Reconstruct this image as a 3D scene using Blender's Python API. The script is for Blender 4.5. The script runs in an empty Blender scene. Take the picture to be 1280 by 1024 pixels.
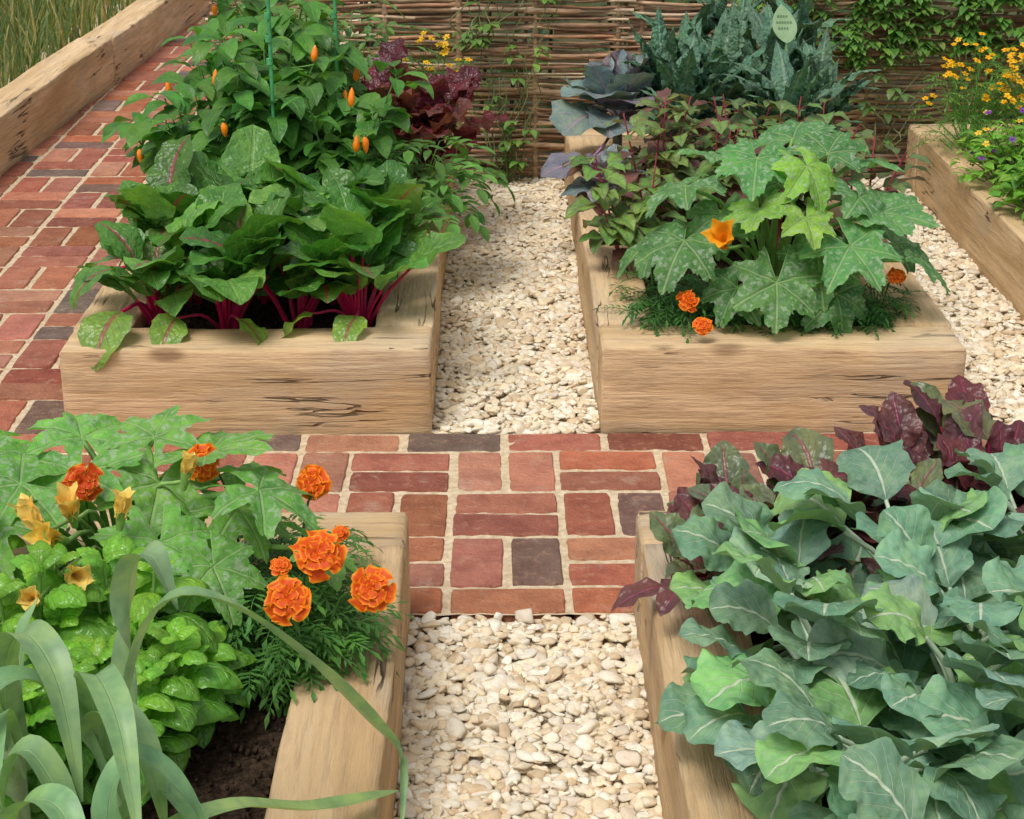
import bpy, math, numpy as np
from mathutils import Matrix, Vector
R=np.random.RandomState(7)
U=R.uniform
rad=math.radians
sc=bpy.context.scene
sc.view_settings.view_transform='Standard'
sc.view_settings.look='None'
sc.view_settings.exposure=0

# ------------------------------------------------------------ mesh builder
class MB:
    def __init__(s): s.V=[];s.F=[];s.UV=[];s.C=[];s.M=[];s.n=0
    def raw(s,P,faces,uv,col,mat=0):
        P=np.asarray(P,float).reshape(-1,3); k=len(P)
        s.V.append(P)
        s.UV.append(np.zeros((k,2)) if uv is None else np.asarray(uv,float).reshape(-1,2))
        c=np.asarray(col,float)
        if c.ndim==1: c=np.tile(c[:3],(k,1))
        s.C.append(c)
        for f in faces:
            f=np.asarray(f)+s.n
            s.F.append(f); s.M.append(np.full(len(f),mat))
        s.n+=k
    def grid(s,P,uv,col,mat=0,wrap=False,flip=False):
        n,m=P.shape[:2]
        i=np.arange(n*m).reshape(n,m)
        if wrap: i=np.concatenate([i,i[:,:1]],1)
        f=np.stack([i[:-1,:-1],i[:-1,1:],i[1:,1:],i[1:,:-1]],-1).reshape(-1,4)
        if flip: f=f[:,::-1]
        s.raw(P,[f],uv,col,mat)
    def mark(s): return len(s.V)
    def xform(s,mk,Mx):
        A=np.array(Mx)
        for i in range(mk,len(s.V)): s.V[i]=s.V[i]@A[:3,:3].T+A[:3,3]
    def build(s,name,mats,parent=None,smooth=True):
        me=bpy.data.meshes.new(name)
        V=np.concatenate(s.V); UVv=np.concatenate(s.UV); C=np.concatenate(s.C)
        loops=np.concatenate([f.ravel() for f in s.F])
        tot=np.concatenate([np.full(len(f),f.shape[1]) for f in s.F])
        st=np.concatenate([[0],np.cumsum(tot)[:-1]])
        me.vertices.add(len(V)); me.vertices.foreach_set('co',V.ravel().astype(np.float32))
        me.loops.add(len(loops)); me.loops.foreach_set('vertex_index',loops.astype(np.int32))
        me.polygons.add(len(tot)); me.polygons.foreach_set('loop_start',st.astype(np.int32))
        me.polygons.foreach_set('material_index',np.concatenate(s.M).astype(np.int32))
        me.polygons.foreach_set('use_smooth',np.full(len(tot),smooth))
        uvl=me.uv_layers.new(name='UVMap'); uvl.data.foreach_set('uv',UVv[loops].ravel().astype(np.float32))
        ca=me.color_attributes.new(name='Col',type='FLOAT_COLOR',domain='POINT')
        ca.data.foreach_set('color',np.concatenate([C,np.ones((len(C),1))],1).ravel().astype(np.float32))
        me.update(calc_edges=True)
        for m in mats: me.materials.append(m)
        ob=bpy.data.objects.new(name,me); sc.collection.objects.link(ob)
        if parent: ob.parent=parent
        return ob

def empty(name,loc=(0,0,0)):
    e=bpy.data.objects.new(name,None); e.location=loc; e.empty_display_size=.1
    sc.collection.objects.link(e); return e

# ------------------------------------------------------------ shader helpers
class NT:
    def __init__(s,name):
        s.m=bpy.data.materials.new(name); s.m.use_nodes=True; s.t=s.m.node_tree; s.t.nodes.clear()
        s.out=s.t.nodes.new('ShaderNodeOutputMaterial')
    def N(s,ty,**k):
        n=s.t.nodes.new(ty)
        for a,b in k.items(): setattr(n,a,b)
        return n
    def L(s,a,b): s.t.links.new(a,b)
    def setin(s,sock,v):
        if isinstance(v,bpy.types.NodeSocket): s.L(v,sock)
        elif v is not None: sock.default_value=v
    def m_(s,op,a,b=None,c=None,clamp=False):
        n=s.N('ShaderNodeMath',operation=op,use_clamp=clamp)
        for i,v in enumerate((a,b,c)): s.setin(n.inputs[i],v)
        return n.outputs[0]
    def mix(s,f,a,b,bt='MIX'):
        n=s.N('ShaderNodeMix',data_type='RGBA',blend_type=bt)
        s.setin(n.inputs[0],f)
        for i,v in ((6,a),(7,b)):
            if isinstance(v,tuple) and len(v)==3: v=v+(1,)
            s.setin(n.inputs[i],v)
        return n.outputs[2]
    def noise(s,vec,scale,detail=3,rough=.55,dist=0):
        n=s.N('ShaderNodeTexNoise'); n.inputs['Scale'].default_value=scale
        n.inputs['Detail'].default_value=detail; n.inputs['Roughness'].default_value=rough
        n.inputs['Distortion'].default_value=dist
        if vec is not None: s.L(vec,n.inputs['Vector'])
        return n.outputs['Fac']
    def vor(s,vec,scale,feat='F1',rnd=1):
        n=s.N('ShaderNodeTexVoronoi',feature=feat); n.inputs['Scale'].default_value=scale
        if vec is not None: s.L(vec,n.inputs['Vector'])
        return n.outputs['Distance']
    def ss(s,v,a,b,o0=0.,o1=1.):
        n=s.N('ShaderNodeMapRange',interpolation_type='SMOOTHSTEP'); s.setin(n.inputs[0],v)
        n.inputs[1].default_value=a;n.inputs[2].default_value=b;n.inputs[3].default_value=o0;n.inputs[4].default_value=o1
        return n.outputs[0]
    def mapv(s,vec,scale,loc=(0,0,0)):
        n=s.N('ShaderNodeMapping'); s.L(vec,n.inputs[0]); n.inputs['Scale'].default_value=scale; s.setin(n.inputs['Location'],loc)
        return n.outputs[0]
    def bump(s,h,st=.3,d=.01):
        n=s.N('ShaderNodeBump'); n.inputs['Strength'].default_value=st; n.inputs['Distance'].default_value=d; s.L(h,n.inputs['Height']); return n.outputs[0]
    def bsdf(s,col,rough=.6,nrm=None,spec=.5,trans=0,tcol=None):
        p=s.N('ShaderNodeBsdfPrincipled'); s.setin(p.inputs['Base Color'],col if not isinstance(col,tuple) else col+(1,))
        s.setin(p.inputs['Roughness'],rough); p.inputs['Specular IOR Level'].default_value=spec
        if nrm is not None: s.L(nrm,p.inputs['Normal'])
        if trans>0:
            t=s.N('ShaderNodeBsdfTranslucent'); s.setin(t.inputs[0],tcol if tcol is not None else col)
            mx=s.N('ShaderNodeMixShader'); mx.inputs[0].default_value=trans
            s.L(p.outputs[0],mx.inputs[1]); s.L(t.outputs[0],mx.inputs[2]); s.L(mx.outputs[0],s.out.inputs[0])
        else: s.L(p.outputs[0],s.out.inputs[0])
        return s.m
    def col(s):
        return s.N('ShaderNodeAttribute',attribute_name='Col').outputs['Color']

def objc(T): return T.N('ShaderNodeTexCoord').outputs['Object']

def leaf_mat(name,vein,N=7,k=.5,vw=.10,midw=.05,vs=.8,rough=.45,trans=.25,mott=0,mcol=(.3,.38,.25),edge=None,puck=0.3,spec=.4,polar=False,back=None):
    T=NT(name); c=T.col(); oc=objc(T)
    uv=T.N('ShaderNodeUVMap').outputs[0]; sp=T.N('ShaderNodeSeparateXYZ'); T.L(uv,sp.inputs[0]); u,v=sp.outputs[0],sp.outputs[1]
    n1=T.noise(oc,24,3,.6)
    base=T.mix(T.ss(n1,.42,.7,0,.6),c,T.mix(1,c,(1.7,1.45,1.1),'MULTIPLY'))
    base=T.mix(T.ss(n1,.48,.28,0,.6),base,T.mix(1,c,(.55,.65,.7),'MULTIPLY'))
    if polar:
        q=T.m_('MULTIPLY',T.m_('SUBTRACT',v,.5),10)
        fr=T.m_('ABSOLUTE',T.m_('SUBTRACT',T.m_('FRACT',T.m_('ADD',q,.5)),.5))
        d=T.m_('MULTIPLY',fr,u)
        mid=T.ss(d,.012,.035,1,0)
        sv=T.m_('ABSOLUTE',T.m_('SUBTRACT',T.m_('FRACT',T.m_('SUBTRACT',T.m_('MULTIPLY',u,6),T.m_('MULTIPLY',fr,5))),.5))
        side=T.m_('MULTIPLY',T.ss(sv,.03,.10,1,0),.5)
        far=T.ss(d,.03,.10)
    else:
        a=T.m_('ABSOLUTE',T.m_('SUBTRACT',T.m_('MULTIPLY',v,2),1))
        mid=T.ss(a,midw*.5,midw*1.4,1,0)
        wob=T.m_('MULTIPLY',n1,.35)
        sv=T.m_('ABSOLUTE',T.m_('SUBTRACT',T.m_('FRACT',T.m_('ADD',wob,T.m_('SUBTRACT',T.m_('MULTIPLY',u,N),T.m_('MULTIPLY',a,k*N*.5)))),.5))
        side=T.m_('MULTIPLY',T.ss(sv,vw*.4,vw*1.3,1,0),T.ss(a,.1,1.,.75,.15))
        far=T.ss(a,.05,.3)
    msk=T.m_('MAXIMUM',mid,side)
    if mott>0:
        mo=T.ss(T.noise(oc,85,2,.5),.50,.62)
        mo=T.m_('MULTIPLY',T.m_('MULTIPLY',mo,far),mott)
        base=T.mix(mo,base,mcol)
    if edge is not None and not polar:
        base=T.mix(T.ss(a,.55,1.,0,.75),base,edge)
    colr=T.mix(T.m_('MULTIPLY',msk,vs),base,vein)
    bf=T.N('ShaderNodeNewGeometry').outputs['Backfacing']
    if back is None: colr=T.mix(T.m_('MULTIPLY',bf,.45),colr,T.mix(1,colr,(1.7,1.6,1.9),'MULTIPLY'))
    else: colr=T.mix(T.m_('MULTIPLY',bf,.6),colr,back)
    h=T.m_('SUBTRACT',T.m_('MULTIPLY',T.noise(oc,60,1),puck*2),T.m_('MULTIPLY',msk,.7))
    return T.bsdf(colr,rough,T.bump(h,.6,.005),spec,trans,T.mix(1,colr,(1.3,1.4,.55),'MULTIPLY'))

def simple_mat(name,rough=.5,nscale=60,amt=.3,trans=0,spec=.4):
    T=NT(name); c=T.col(); oc=objc(T); n=T.noise(oc,nscale,3)
    col=T.mix(T.ss(n,.3,.7,0,1),T.mix(1,c,(1-amt,1-amt,1-amt),'MULTIPLY'),T.mix(1,c,(1+amt,1+amt,1+amt),'MULTIPLY'))
    return T.bsdf(col,rough,T.bump(n,.3,.003),spec,trans)

M={}
M['stem']=simple_mat('stem_surface',.4,40,.2)
M['chard']=leaf_mat('chard_leaf',(.20,.36,.10),N=7,k=.8,vw=.08,midw=.06,vs=.7,rough=.34,trans=.22,puck=1.2,spec=.5)
M['chardred']=leaf_mat('chard_leaf_redvein',(.36,.03,.09),N=7,k=.8,vw=.05,midw=.09,vs=.7,rough=.34,trans=.22,puck=1.2,spec=.5)
M['zuc']=leaf_mat('courgette_leaf',(.34,.46,.22),polar=True,mott=.55,mcol=(.38,.48,.34),rough=.55,vs=.6,puck=1,trans=.25)
M['broc']=leaf_mat('broccoli_leaf',(.56,.64,.48),N=6,k=.9,vw=.04,midw=.05,vs=.85,rough=.5,trans=.17,puck=.9,back=(.27,.40,.29),spec=.35,mott=.10,mcol=(.5,.58,.42))
M['basil']=leaf_mat('basil_leaf',(.22,.42,.07),N=6,k=.7,vw=.1,midw=.06,vs=.5,rough=.28,trans=.28,puck=1.4,spec=.5)
M['leek']=leaf_mat('leek_leaf',(.34,.48,.24),N=0,k=0,vw=.0,midw=.06,vs=.5,rough=.4,trans=.2,puck=.1)
M['beet']=leaf_mat('beet_leaf',(.34,.05,.12),N=7,k=.9,vw=.06,midw=.07,vs=.6,rough=.34,trans=.15,puck=1.2,spec=.45,back=(.20,.07,.09))
M['cabb']=leaf_mat('cabbage_leaf',(.36,.24,.32),N=6,k=.9,vw=.05,midw=.06,vs=.65,rough=.5,trans=.1,puck=.9)
M['small']=leaf_mat('small_leaf',(.20,.34,.10),N=6,k=.7,vw=.1,midw=.08,vs=.4,rough=.40,trans=.28,puck=.5)
M['kale']=leaf_mat('kale_leaf',(.28,.38,.27),N=9,k=.7,vw=.1,midw=.13,vs=.5,rough=.5,trans=.1,puck=3)
M['lett']=leaf_mat('red_lettuce_leaf',(.10,.03,.04),N=7,k=.9,vw=.1,midw=.08,vs=.4,rough=.33,trans=.2,puck=1.6)
T=NT('marigold_petal'); c=T.col(); uv=T.N('ShaderNodeUVMap').outputs[0]; sp=T.N('ShaderNodeSeparateXYZ'); T.L(uv,sp.inputs[0])
a=T.m_('ABSOLUTE',T.m_('SUBTRACT',T.m_('MULTIPLY',sp.outputs[1],2),1))
e=T.m_('MAXIMUM',T.ss(sp.outputs[0],.88,1.),T.ss(a,.82,1.))
rd=T.m_('MULTIPLY',T.ss(a,.92,.55),T.ss(sp.outputs[0],.97,.82,.0,1.))
cc=T.mix(T.m_('MULTIPLY',rd,.75),c,(.66,.05,.004)); cc=T.mix(T.m_('MULTIPLY',e,.75),cc,(.95,.40,.02))
M['mari']=T.bsdf(cc,.55,T.bump(T.noise(objc(T),150,2),.4,.002),.3,.25)
M['orach']=leaf_mat('orach_leaf',(.24,.10,.10),N=6,k=.8,vw=.09,midw=.08,vs=.5,rough=.4,trans=.24,puck=.8,edge=(.15,.10,.07),back=(.26,.14,.15))
M['fruit']=simple_mat('pepper_fruit',.2,30,.08,0,.5)
M['flower']=simple_mat('flower_petal',.5,60,.14,.3)

# timber
def timber(name,tint=(1,1,1),grey=.12):
    T=NT(name); oc=objc(T); rnd=T.N('ShaderNodeObjectInfo').outputs['Random']
    cmb=T.N('ShaderNodeCombineXYZ'); 
    for i,f in enumerate((13.,7.,3.)): T.L(T.m_('MULTIPLY',rnd,f),cmb.inputs[i])
    loc=cmb.outputs[0]
    g1=T.noise(T.mapv(oc,(1.1,9,9),loc),1,5,.6,.8)
    g2=T.noise(T.mapv(oc,(4,80,80),loc),1,5,.7)
    g3=T.noise(T.mapv(oc,(3.,5,5),loc),1,5,.65)
    g4=T.noise(T.mapv(oc,(7,28,28),loc),1,5,.65)
    t=lambda r,g,b:(r*tint[0],g*tint[1],b*tint[2])
    col=T.mix(T.ss(g1,.34,.66),t(.78,.565,.335),t(.58,.385,.195))
    col=T.mix(T.ss(rnd,0,1,0,.25),col,t(.66,.46,.26))
    col=T.mix(T.ss(g2,.42,.74,0,.62),col,t(.37,.245,.14))
    col=T.mix(T.ss(g4,.50,.72,0,.48),col,t(.44,.31,.19))
    col=T.mix(T.ss(g3,.46,.70,0,grey*2.8),col,(.46,.41,.33))
    kn=T.vor(T.mapv(oc,(2.6,6,6),loc),1); ks=T.ss(kn,.05,.15,1,0)
    col=T.mix(T.m_('MULTIPLY',ks,.7),col,(.20,.11,.055))
    cr=T.noise(T.mapv(oc,(1.0,14,14),loc),1,4,.55,.5); crm=T.m_('MULTIPLY',T.ss(T.m_('ABSOLUTE',T.m_('SUBTRACT',cr,.5)),.002,.012,1,0),T.ss(T.noise(T.mapv(oc,(2.5,5,5),loc),1,2),.52,.60))
    col=T.mix(T.m_('MULTIPLY',crm,.8),col,(.08,.05,.03))
    sz=T.N('ShaderNodeSeparateXYZ'); T.L(oc,sz.inputs[0])
    col=T.mix(T.m_('MULTIPLY',T.ss(sz.outputs[2],-.10,-.055,1,0),T.ss(g3,.3,.6,.2,.7)),col,(.34,.23,.13))
    h=T.m_('SUBTRACT',T.m_('ADD',T.m_('MULTIPLY',g2,1.),g4),T.m_('MULTIPLY',crm,2.5))
    return T.bsdf(col,.82,T.bump(h,1.,.005),.2)
M['oak']=timber('oak_sleeper'); M['oakw']=timber('oak_weathered',(.88,.87,.86),.24)

# bricks
T=NT('clay_brick'); c=T.col(); oc=objc(T)
n1=T.noise(oc,14,4,.6); n2=T.noise(oc,160,4,.7); n3=T.noise(oc,45,4,.65)
col=T.mix(T.ss(n1,.35,.7),c,T.mix(1,c,(.74,.68,.70),'MULTIPLY'))
col=T.mix(T.ss(n3,.52,.72,0,.5),col,(.54,.30,.20))
col=T.mix(T.ss(n2,.5,.8,0,.5),col,T.mix(1,c,(.4,.4,.45),'MULTIPLY'))
col=T.mix(T.ss(T.noise(oc,9,5,.75),.55,.72,0,.4),col,(.54,.43,.32))
M['brick']=T.bsdf(col,.85,T.bump(T.m_('ADD',n2,T.m_('MULTIPLY',n3,2)),.9,.006),.2)
T=NT('sand_mortar'); oc=objc(T); n=T.noise(oc,60,4,.7)
M['mortar']=T.bsdf(T.mix(T.ss(n,.3,.7),(.50,.38,.24),(.74,.61,.43)),.95,T.bump(T.noise(oc,300,3),.6,.004),.1)
T=NT('cream_pebble'); c=T.col(); oc=objc(T); n=T.noise(oc,90,3,.6)
M['peb']=T.bsdf(T.mix(T.ss(n,.45,.75,0,.6),c,T.mix(1,c,(.84,.70,.50),'MULTIPLY')),.65,T.bump(T.noise(oc,220,3),.4,.003),.25)
T=NT('gravel_bed'); oc=objc(T); M['gbase']=T.bsdf(T.mix(T.ss(T.noise(oc,120,3),.35,.65),(.30,.23,.14),(.6,.5,.36)),.9,None,.1)
T=NT('soil'); oc=objc(T); n=T.noise(oc,90,5,.7)
M['soil']=T.bsdf(T.mix(T.ss(n,.35,.7),(.020,.013,.008),(.085,.055,.036)),.95,T.bump(n,.9,.01),.1)
T=NT('earth'); oc=objc(T); n=T.noise(oc,3,6,.7)
M['earth']=T.bsdf(T.mix(T.ss(n,.35,.65),(.05,.075,.02),(.10,.085,.045)),.95,T.bump(T.noise(oc,40,4),.8,.02),.1)
T=NT('hazel_bark'); c=T.col(); oc=objc(T); n=T.noise(T.mapv(oc,(12,90,90)),1,4,.6)
M['hazel']=T.bsdf(T.mix(T.ss(n,.35,.7),T.mix(1,c,(.55,.52,.5),'MULTIPLY'),T.mix(1,c,(1.25,1.2,1.15),'MULTIPLY')),.6,T.bump(n,.5,.004),.3)
T=NT('painted_label'); M['label']=T.bsdf(T.mix(T.ss(T.noise(objc(T),40,3),.3,.7),(.30,.46,.24),(.38,.54,.32)),.5,None,.3)
T=NT('label_ink'); M['ink']=T.bsdf(T.mix(T.ss(T.noise(objc(T),40,3),.3,.7),(.12,.2,.1),(.16,.25,.13)),.5,None,.3)
T=NT('black_pipe'); M['pipe']=T.bsdf(T.mix(T.ss(T.noise(objc(T),30,3),.3,.7),(.015,.015,.015),(.03,.028,.025)),.4,None,.4)

# ------------------------------------------------------------ primitives
PROF={
 'ov':lambda t: np.sin(np.pi*np.clip(t,0,1)**.8)**.75,
 'round':lambda t: np.sin(np.pi*t**.9)**.55,
 'kale':lambda t: (np.sin(np.pi*t**.95)**.6)*(.75+.25*t),
 'broc':lambda t: np.where(t<.5,np.sin(np.pi/2*np.minimum(t/.5,1))**.85,np.cos(np.pi/2*np.clip((t-.5)/.5,0,1))**.5)*(.97+.06*np.sin(t*9)),
 'lance':lambda t: np.sin(np.pi*t**.7)**1.1,
 'strap':lambda t: np.minimum(1,(1-t)*2.2+.02)**.8*np.minimum(1,.75+t),
 'heart':lambda t: np.where(t<.22,np.sin(np.pi/2*np.minimum(t/.22,1))**.6,np.cos(np.pi/2*np.clip((t-.22)/.78,0,1))**.8),
 'chard':lambda t: np.where(t<.35,np.sin(np.pi/2*np.minimum(t/.35,1))**.7,np.cos(np.pi/2*np.clip((t-.35)/.65,0,1))**.62),
 'fan':lambda t: (.25+.75*t**.7)*np.where(t>.9,np.sqrt(np.clip(1-((t-.9)/.1)**2,0.15,1)),1),
 'trump':lambda t: (.35+.65*np.sin(np.pi*np.clip(t*.75+.12,0,1)))*np.clip((1-t)*3.2,0,1)**.7,
}
def leaf(B,base,yaw,p0,p1,L,W,col,mat=0,prof='ov',fold=.15,ruf=0,rf=14,roll=0,pk=0,nt=10,ns=7,yb=0,edge=.05,power=1.,dome=0.):
    t=np.linspace(0,1,nt); p=p0+(p1-p0)*t**power; yw=yaw+yb*t
    D=np.stack([np.cos(p)*np.cos(yw),np.cos(p)*np.sin(yw),np.sin(p)],-1)
    mid=np.asarray(base,float)+np.concatenate([[[0,0,0]],np.cumsum((D[1:]+D[:-1])/2,0)*L/(nt-1)])
    lat=np.stack([-np.sin(yw),np.cos(yw),0*yw],-1); nr=np.cross(D,lat)
    cr,sr=math.cos(roll),math.sin(roll)
    l2=lat*cr+nr*sr; n2=nr*cr-lat*sr
    s=np.linspace(-1,1,ns); ph=U(0,6.28); ph2=U(0,6.28)
    w=np.maximum(PROF[prof](t),.03)*W/2
    sg=(s>0)*2.1
    wv=1+edge*(np.sin(rf*1.6*t[:,None]+ph2+sg[None]*1.7)+.5*np.sin(rf*3.1*t[:,None]+ph+sg[None]))*np.abs(s)[None]
    x=w[:,None]*s[None]*wv
    ab=np.abs(s)[None]
    off=fold*ab*w[:,None]-dome*ab**2.2*w[:,None]+ruf*L*(np.sin(rf*t[:,None]+ph+sg[None])+.4*np.sin(rf*2.3*t[:,None]+ph2+sg[None]))*ab**2*np.minimum(1,w/W*4)[:,None]
    if dome: x=x*(1-.25*dome*ab**2)
    if pk: off=off+pk*L*np.sin(t[:,None]*34+ph)*np.sin(s[None]*7+ph2)*(w/W)[:,None]
    P=mid[:,None]+l2[:,None]*x[...,None]+n2[:,None]*off[...,None]
    uv=np.stack(np.meshgrid(t,(s+1)/2,indexing='ij'),-1)
    B.grid(P,uv,col,mat,flip=True); return mid[-1]
def path(pts,n=12):
    P=np.asarray(pts,float); k=len(P)
    if k==2: t=np.linspace(0,1,n)[:,None]; return P[0]*(1-t)+P[1]*t
    Q=np.concatenate([[2*P[0]-P[1]],P,[2*P[-1]-P[-2]]]); o=[]
    for u in np.linspace(0,k-1-1e-6,n):
        i=int(u);f=u-i;a,b,c,d=Q[i:i+4]
        o.append(.5*((2*b)+(c-a)*f+(2*a-5*b+4*c-d)*f*f+(-a+3*b-3*c+d)*f**3))
    return np.array(o)
def tube(B,pts,r0,r1,col,mat=0,k=6,n=8,radii=None):
    P=path(pts,n); Tn=np.gradient(P,axis=0); Tn/=np.linalg.norm(Tn,axis=1)[:,None]+1e-9
    ref=np.array([0,0,1.]) if abs(Tn[0,2])<.9 else np.array([1.,0,0])
    a=np.cross(Tn,ref); a/=np.linalg.norm(a,axis=1)[:,None]+1e-9; b=np.cross(Tn,a)
    r=np.linspace(r0,r1,n) if radii is None else np.asarray(radii)
    th=np.arange(k)*2*np.pi/k
    V=P[:,None]+r[:,None,None]*(np.cos(th)[None,:,None]*a[:,None]+np.sin(th)[None,:,None]*b[:,None])
    B.grid(V,np.zeros((n,k,2)),col,mat,wrap=True)
    B.raw([V[0,i] for i in range(k)]+[V[-1,i] for i in range(k)],[np.array([list(range(k))]),np.array([list(range(k,2*k))])],None,col,mat)
def stalk(B,p0,p1,r0,r1,col,mat=1,k=6,n=8,arch=.55):
    p0=np.asarray(p0,float);p1=np.asarray(p1,float)
    m=p0*.55+p1*.45; m[2]=p0[2]+(p1[2]-p0[2])*arch+.0
    tube(B,[p0,m,p1],r0,r1,col,mat,k,n)
def strap(B,pts,W,col,mat=0,fold=.5,n=22,tw=0,side=None):
    P=path(pts,n); Tn=np.gradient(P,axis=0); Tn/=np.linalg.norm(Tn,axis=1)[:,None]
    t=np.linspace(0,1,n); w=W/2*np.minimum(1,(1-t)*3+.03)**.8
    up=np.array([0,0,1.]) if side is None else np.asarray(side,float)
    lat=np.cross(Tn,up); ln=np.linalg.norm(lat,axis=1)[:,None]
    lat=lat/np.maximum(ln,.05)
    for i in range(1,n):
        if lat[i]@lat[i-1]<0: lat[i]*=-1
    for _ in range(2): lat[1:-1]=(lat[:-2]+lat[1:-1]*2+lat[2:])/4
    lat/=np.linalg.norm(lat,axis=1)[:,None]+1e-9
    nr=np.cross(lat,Tn)
    if tw:
        a=(tw*t)[:,None]; lat,nr=lat*np.cos(a)+nr*np.sin(a),nr*np.cos(a)-lat*np.sin(a)
    s=np.linspace(-1,1,5)
    V=P[:,None]+lat[:,None]*(w[:,None]*s[None])[...,None]+nr[:,None]*(np.abs(s)[None]*fold*w[:,None])[...,None]
    B.grid(V,np.stack(np.meshgrid(t,(s+1)/2,indexing='ij'),-1),col,mat)
def palm(B,c,yaw,pitch,Rr,col,mat=0,lob=.4,droop=.35,cup=.12,roll=0,na=90,nr=7,wave=.06):
    sp=.95; a=np.linspace(-2.85,2.85,na); q=a/sp
    pkk=np.cos(np.pi*q)**2
    rr=(1-.07*np.abs(q))*(1-lob+lob*pkk**.8)
    ser=np.abs(((a*4.6+U(0,1))%1)-.5)*2; ser2=np.abs(((a*10.3+U(0,1))%1)-.5)*2
    rr=rr*(1+.10*(ser-.5)+.06*(ser2-.5)+.05*np.sin(a*2+U(0,6)))
    rho=np.linspace(0,1,nr)**.9
    x=rho[:,None]*rr[None]*np.cos(a)[None]; y=rho[:,None]*rr[None]*np.sin(a)[None]
    rad_=np.sqrt(x**2+y**2)
    z=cup*rad_-droop*rad_**2-wave*np.cos(2*np.pi*q)[None]*rad_+.07*np.sin(a*6+U(0,6))[None]*rad_**2+.03*np.sin(x*13+U(0,6))*np.sin(y*13)
    f=np.array([math.cos(pitch)*math.cos(yaw),math.cos(pitch)*math.sin(yaw),math.sin(pitch)])
    l=np.array([-math.sin(yaw),math.cos(yaw),0]); n=np.cross(f,l)
    l2=l*math.cos(roll)+n*math.sin(roll); n2=n*math.cos(roll)-l*math.sin(roll)
    P=np.asarray(c,float)+Rr*(x[...,None]*f+y[...,None]*l2+z[...,None]*n2)
    uv=np.stack([np.tile(rho[:,None],(1,na)),np.tile(q[None]*.1+.5,(nr,1))],-1)
    B.grid(P,uv,col,mat,flip=True)
def pinnate(B,base,yaw,p0,p1,L,pairs,ll,lw,col,mat=0,ns=3,nt=4,ang=.9,prof='lance',stem=None):
    t=np.linspace(0,1,pairs*2+2)
    p=p0+(p1-p0)*t; D=np.stack([np.cos(p)*np.cos(yaw),np.cos(p)*np.sin(yaw),np.sin(p)],-1)
    mid=np.asarray(base,float)+np.concatenate([[[0,0,0]],np.cumsum(D[1:],0)*L/(len(t)-1)])
    tube(B,mid[[0,len(t)//2,-1]],.0012,.0006,stem if stem is not None else col,1,3,4)
    for i in range(2,len(t)-1):
        sc_=math.sin(math.pi*(.2+.7*t[i]))
        for sg in (-1,1):
            if i%2==(sg>0): continue
            leaf(B,mid[i],yaw+sg*(ang+U(-.15,.15)),p[i]+U(-.2,.3),p[i]-U(.1,.5),ll*sc_*U(.85,1.15),lw*sc_,col,mat,prof,.3,0,nt=nt,ns=ns)
    leaf(B,mid[-1],yaw,p[-1],p[-1]-.3,ll,lw*1.1,col,mat,prof,.3,0,nt=nt,ns=ns)
def cj(c,a=.18,h=.08):
    g=1+U(-a,a); return np.array([c[0]*g*(1+U(-h,h)*1.5),c[1]*g*(1+U(-h,h)*.5),c[2]*g*(1+U(-h,h))])
def marigold(B,c,Rr,tilt_yaw=-1.57,tilt=.6,col=(.95,.21,.008),mat=2,rings=4,stem_from=None,green=(.05,.13,.03)):
    mk=B.mark()
    for k in range(rings):
        n=(8,7,5,4,4)[k]
        Lr=Rr*(1-(.24 if rings<5 else .2)*k)
        for i in range(n):
            y=i*6.283/n+k*.4+U(-.25,.25)
            leaf(B,(0,0,.002*k),y,.12+.25*k+U(-.1,.1),-.45+.2*k+U(-.35,.25),Lr*U(.82,1.12),Lr*U(.75,.98),cj(col,.14,.04),mat,'fan',.12,.13,12,nt=10,ns=9,edge=.16,roll=U(-.3,.3))
    tube(B,[(0,0,-Rr*.55),(0,0,-Rr*.2),(0,0,0)],Rr*.1,Rr*.28,green,1,8,5)
    Mx=Matrix.Translation(Vector(c))@Matrix.Rotation(tilt_yaw,4,'Z')@Matrix.Rotation(tilt,4,'Y')
    B.xform(mk,Mx)
    if stem_from is not None:
        d=Mx.to_3x3()@Vector((0,0,-Rr*.5)); stalk(B,stem_from,np.array(c)+np.array(d),.0025,.002,green,1,5,7,.8)
def small_flower(B,c,Rr,col,mat,n=5,up=.5):
    mk=B.mark()
    for i in range(n): leaf(B,(0,0,0),i*6.283/n+U(-.2,.2),.3,-.1,Rr,Rr*.85,cj(col,.15,.05),mat,'fan',.05,.03,nt=4,ns=3)
    tube(B,[(0,0,-.002),(0,0,Rr*.25)],Rr*.3,Rr*.15,np.array(col)*np.array([.8,.5,.5]),mat,6,3)
    B.xform(mk,Matrix.Translation(Vector(c))@Matrix.Rotation(-1.57+U(-.8,.8),4,'Z')@Matrix.Rotation(up+U(-.3,.3),4,'Y'))

# ------------------------------------------------------------ ground, paths
B=MB(); g=np.linspace(-1,1,40); g=np.sign(g)*np.abs(g)**3*400
X,Y=np.meshgrid(g,g,indexing='ij'); B.grid(np.stack([X,Y,0*X-.07],-1),np.stack([X,Y],-1),(1,1,1)); B.build('ground',[M['earth']])

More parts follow.
